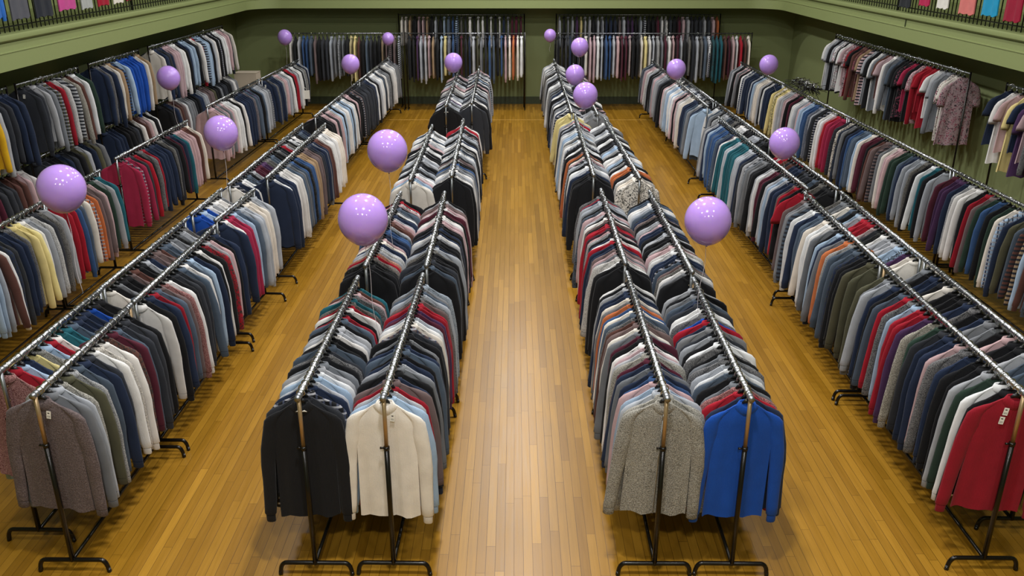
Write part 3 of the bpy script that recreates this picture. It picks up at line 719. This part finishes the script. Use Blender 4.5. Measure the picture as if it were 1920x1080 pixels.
BL = [(-1.22, 6.69, 2.38, .40, 1.30, 'large lilac balloon over the first outer-left centre rack', (.05, .1)),
      (1.65, 7.08, 2.25, .395, 1.30, 'large lilac balloon over the first outer-right centre rack', (0, .1)),
      (-1.27, 8.55, 2.52, .40, 1.47, 'lilac balloon over the second outer-left centre rack', (.0, 0)),
      (-3.95, 7.33, 2.46, .40, 1.47, 'lilac balloon over the outer left row, nearest the left edge', (0, 0)),
      (-3.55, 10.42, 2.31, .40, 1.30, 'lilac balloon over the third rack of inner left row', (0, 0)),
      (3.49, 11.11, 2.04, .385, 1.47, 'lilac balloon where third and second inner right racks meet', (.1, 0)),
      (1.13, 13.99, 2.18, .395, 1.47, 'lilac balloon over the inner-right centre row, lowest of a cluster', (0, 0)),
      (1.26, 18.42, 1.88, .40, 1.47, 'lilac balloon just behind the lowest balloon of the cluster', (0, 0)),
      (1.48, 20.33, 2.23, .40, 1.47, 'lilac balloon on two strings above the cluster', (-.05, 0)),
      (.98, 24.8, 2.05, .335, 1.6, 'small lilac balloon before the gap in the far wall racks', (0, 0)),
      (3.37, 18.47, 1.99, .40, 1.47, 'lilac balloon over the farthest rack of inner right row', (.3, 0)),
      (5.45, 19.04, 2.01, .395, 1.0, 'lilac balloon left of the single row by right wall', (.5, 0)),
      (-1.35, 19.59, 1.98, .40, 1.47, 'lilac balloon over the farthest outer-left centre rack', (0, 0)),
      (-3.47, 24.6, 1.98, .33, 1.3, 'small lilac balloon before the far wall, between left racks', (0, 0)),
      (-3.62, 19.58, 1.95, .40, 1.45, 'lilac balloon over the fifth rack of inner left row', (0, 0)),
      (-6.30, 24.6, 2.02, .395, 1.0, 'lilac balloon at the left end of far wall rack', (0, 0)),
      (-6.18, 15.75, 2.2, .40, 1.3, 'lilac balloon before the blue shirts of left wall rack', (.05, 0))]
for b_ in BL: balloon(*b_)

# ------------------------------------------------------------------ small things
# pale cardboard box by the left corner
root = link('cardboard_box', None, loc=(-7.35, 24.3, 0)); tag(root, 'pale cardboard box on a dark stool beside left wall racks', 'box')
mb = MB(); mb.box(-.3, .3, -.22, .22, .72, 1.12); me = mb.mesh('box_body', M['card'], False); link('box_body', me, root)
mb = MB(); mb.box(-.31, .0-.002, -.23, .23, 1.12, 1.13); mb.box(.002, .31, -.23, .23, 1.12, 1.13); link('flap', mb.mesh('flaps', M['card'], False), root)
st = link('stool', None, loc=(-7.35, 24.3, 0)); tag(st, 'dark stool under the pale cardboard box', 'stool')
mb = MB(); mb.box(-.33, .33, -.24, .24, .67, .72); link('seat', mb.mesh('stool_seat', M['black'], False), st)
for sx in (-1, 1):
    for sy in (-1, 1):
        mb = MB(); mb.tube([(sx*.30, sy*.21, FZ), (sx*.27, sy*.19, .67)], .016, 8); link('leg', mb.mesh('stool_leg', M['black']), st)
# bundle of empty hangers hung on the single row by the right wall
mb = MB(); rr_ = random.Random(3)
for i in range(46):
    tmp = MB(); hanger(tmp, 0, 1, n=4, rx=.004)
    T = Matrix.Translation((rr_.uniform(-.02, .30), rr_.uniform(-.75, .75), rr_.uniform(-.06, .03))) @ Matrix.Rotation(rr_.uniform(-.7, .7), 4, 'Z') @ Matrix.Rotation(rr_.uniform(-1.3, 1.3), 4, 'X') @ Matrix.Rotation(rr_.uniform(-.8, .8), 4, 'Y')
    mb.add([T @ Vector(v) for v in tmp.v], tmp.f); mb.m[-len(tmp.f):] = tmp.m
tag(link('empty_hangers', mb.mesh('hanger_heap', [M['plastic'], M['chrome']]), loc=(6.42, 19.8, 1.52)), 'tangled heap of empty hangers on the row by right wall', 'hangers', kind='stuff')
# white bag on the left wall row
mb = MB(); mb.box(-.13, .13, -.012, .012, -.22, 0); me = mb.mesh('paper_bag', M['paper'], False)
o = link('paper_bag', me, loc=(-5.58, 23.3, .78)); o.rotation_euler = (0, 0, .2); tag(o, 'small white paper bag hung on clothes in left wall row', 'bag')
mb = MB(); mb.tube([(-.05, 0, 0), (-.04, 0, .06), (0, 0, .09), (.04, 0, .06), (.05, 0, 0)], .004, 6); link('handle', mb.mesh('bag_handle', M['paper']), o)
# court line
mb = MB(); mb.box(-XW+.05, XW-.05, 23.92, 23.97, FZ, FZ+.001); o = link('floor_line', mb.mesh('court_line', plain('line_paint', 'c79a4c', .4), False)); o['kind'] = 'structure'

# ------------------------------------------------------------------ ceiling lamps
LX, LY = [-3.6, 0, 3.6], [-1.5, 3.5, 8.5, 13.5, 18.5, 23.5]
for x in LX:
    for y in LY:
        o = link('ceiling_lamp', None, loc=(x, y, ZC-.9)); tag(o, 'round metal lamp hanging from the hall ceiling on a rod', 'lamp', 'hall ceiling lamps')
        mb = MB(); n = 24
        mb.grid([[(r*math.cos(2*PI*j/n), r*math.sin(2*PI*j/n), z) for j in range(n)] for r, z in ((.30, 0), (.28, .05), (.16, .20), (.06, .28), (.03, .3))], closed=True)
        link('shade', mb.mesh('lamp_shade', M['steel']), o)
        mb = MB(); mb.tube([(0, 0, .3), (0, 0, .9)], .012, 6); link('rod', mb.mesh('lamp_rod', M['black']), o)
        mb = MB(); mb.grid([[(r*math.cos(2*PI*j/n), r*math.sin(2*PI*j/n), z) for j in range(n)] for r, z in ((.001, -.01), (.15, -.005), (.27, .005))], closed=True)
        link('diffuser', mb.mesh('lamp_diffuser', M['lamp']), o)
        ld = bpy.data.lights.new('hall_lamp', 'AREA'); ld.shape = 'DISK'; ld.size = .5; ld.energy = 262 if x == 0 else 82; ld.color = (1, .985, .975)
        lo = bpy.data.objects.new('hall_lamp_light', ld); C.objects.link(lo); lo.location = (x, y, ZC-.93)

w = bpy.data.worlds.new('hall_air'); bpy.context.scene.world = w; w.use_nodes = True
w.node_tree.nodes['Background'].inputs[0].default_value = (.5, .55, .5, 1); w.node_tree.nodes['Background'].inputs[1].default_value = .0

# ------------------------------------------------------------------ camera
cd = bpy.data.cameras.new('camera'); cam = bpy.data.objects.new('camera', cd); C.objects.link(cam)
cd.sensor_width = 36; cd.lens = 1625/1920*36; cd.clip_end = 100
cam.location = CAMP; cam.rotation_euler = (PI/2-PITCH, 0, 5/1750)
sc = bpy.context.scene; sc.camera = cam
sc.view_settings.view_transform = 'Standard'; sc.view_settings.look = 'None'; sc.view_settings.gamma = 1; sc.view_settings.use_curve_mapping = False
sc.view_settings.exposure = 0.0
sc.cycles.max_bounces = 6; sc.cycles.diffuse_bounces = 3; sc.cycles.glossy_bounces = 3; sc.cycles.use_denoising = True
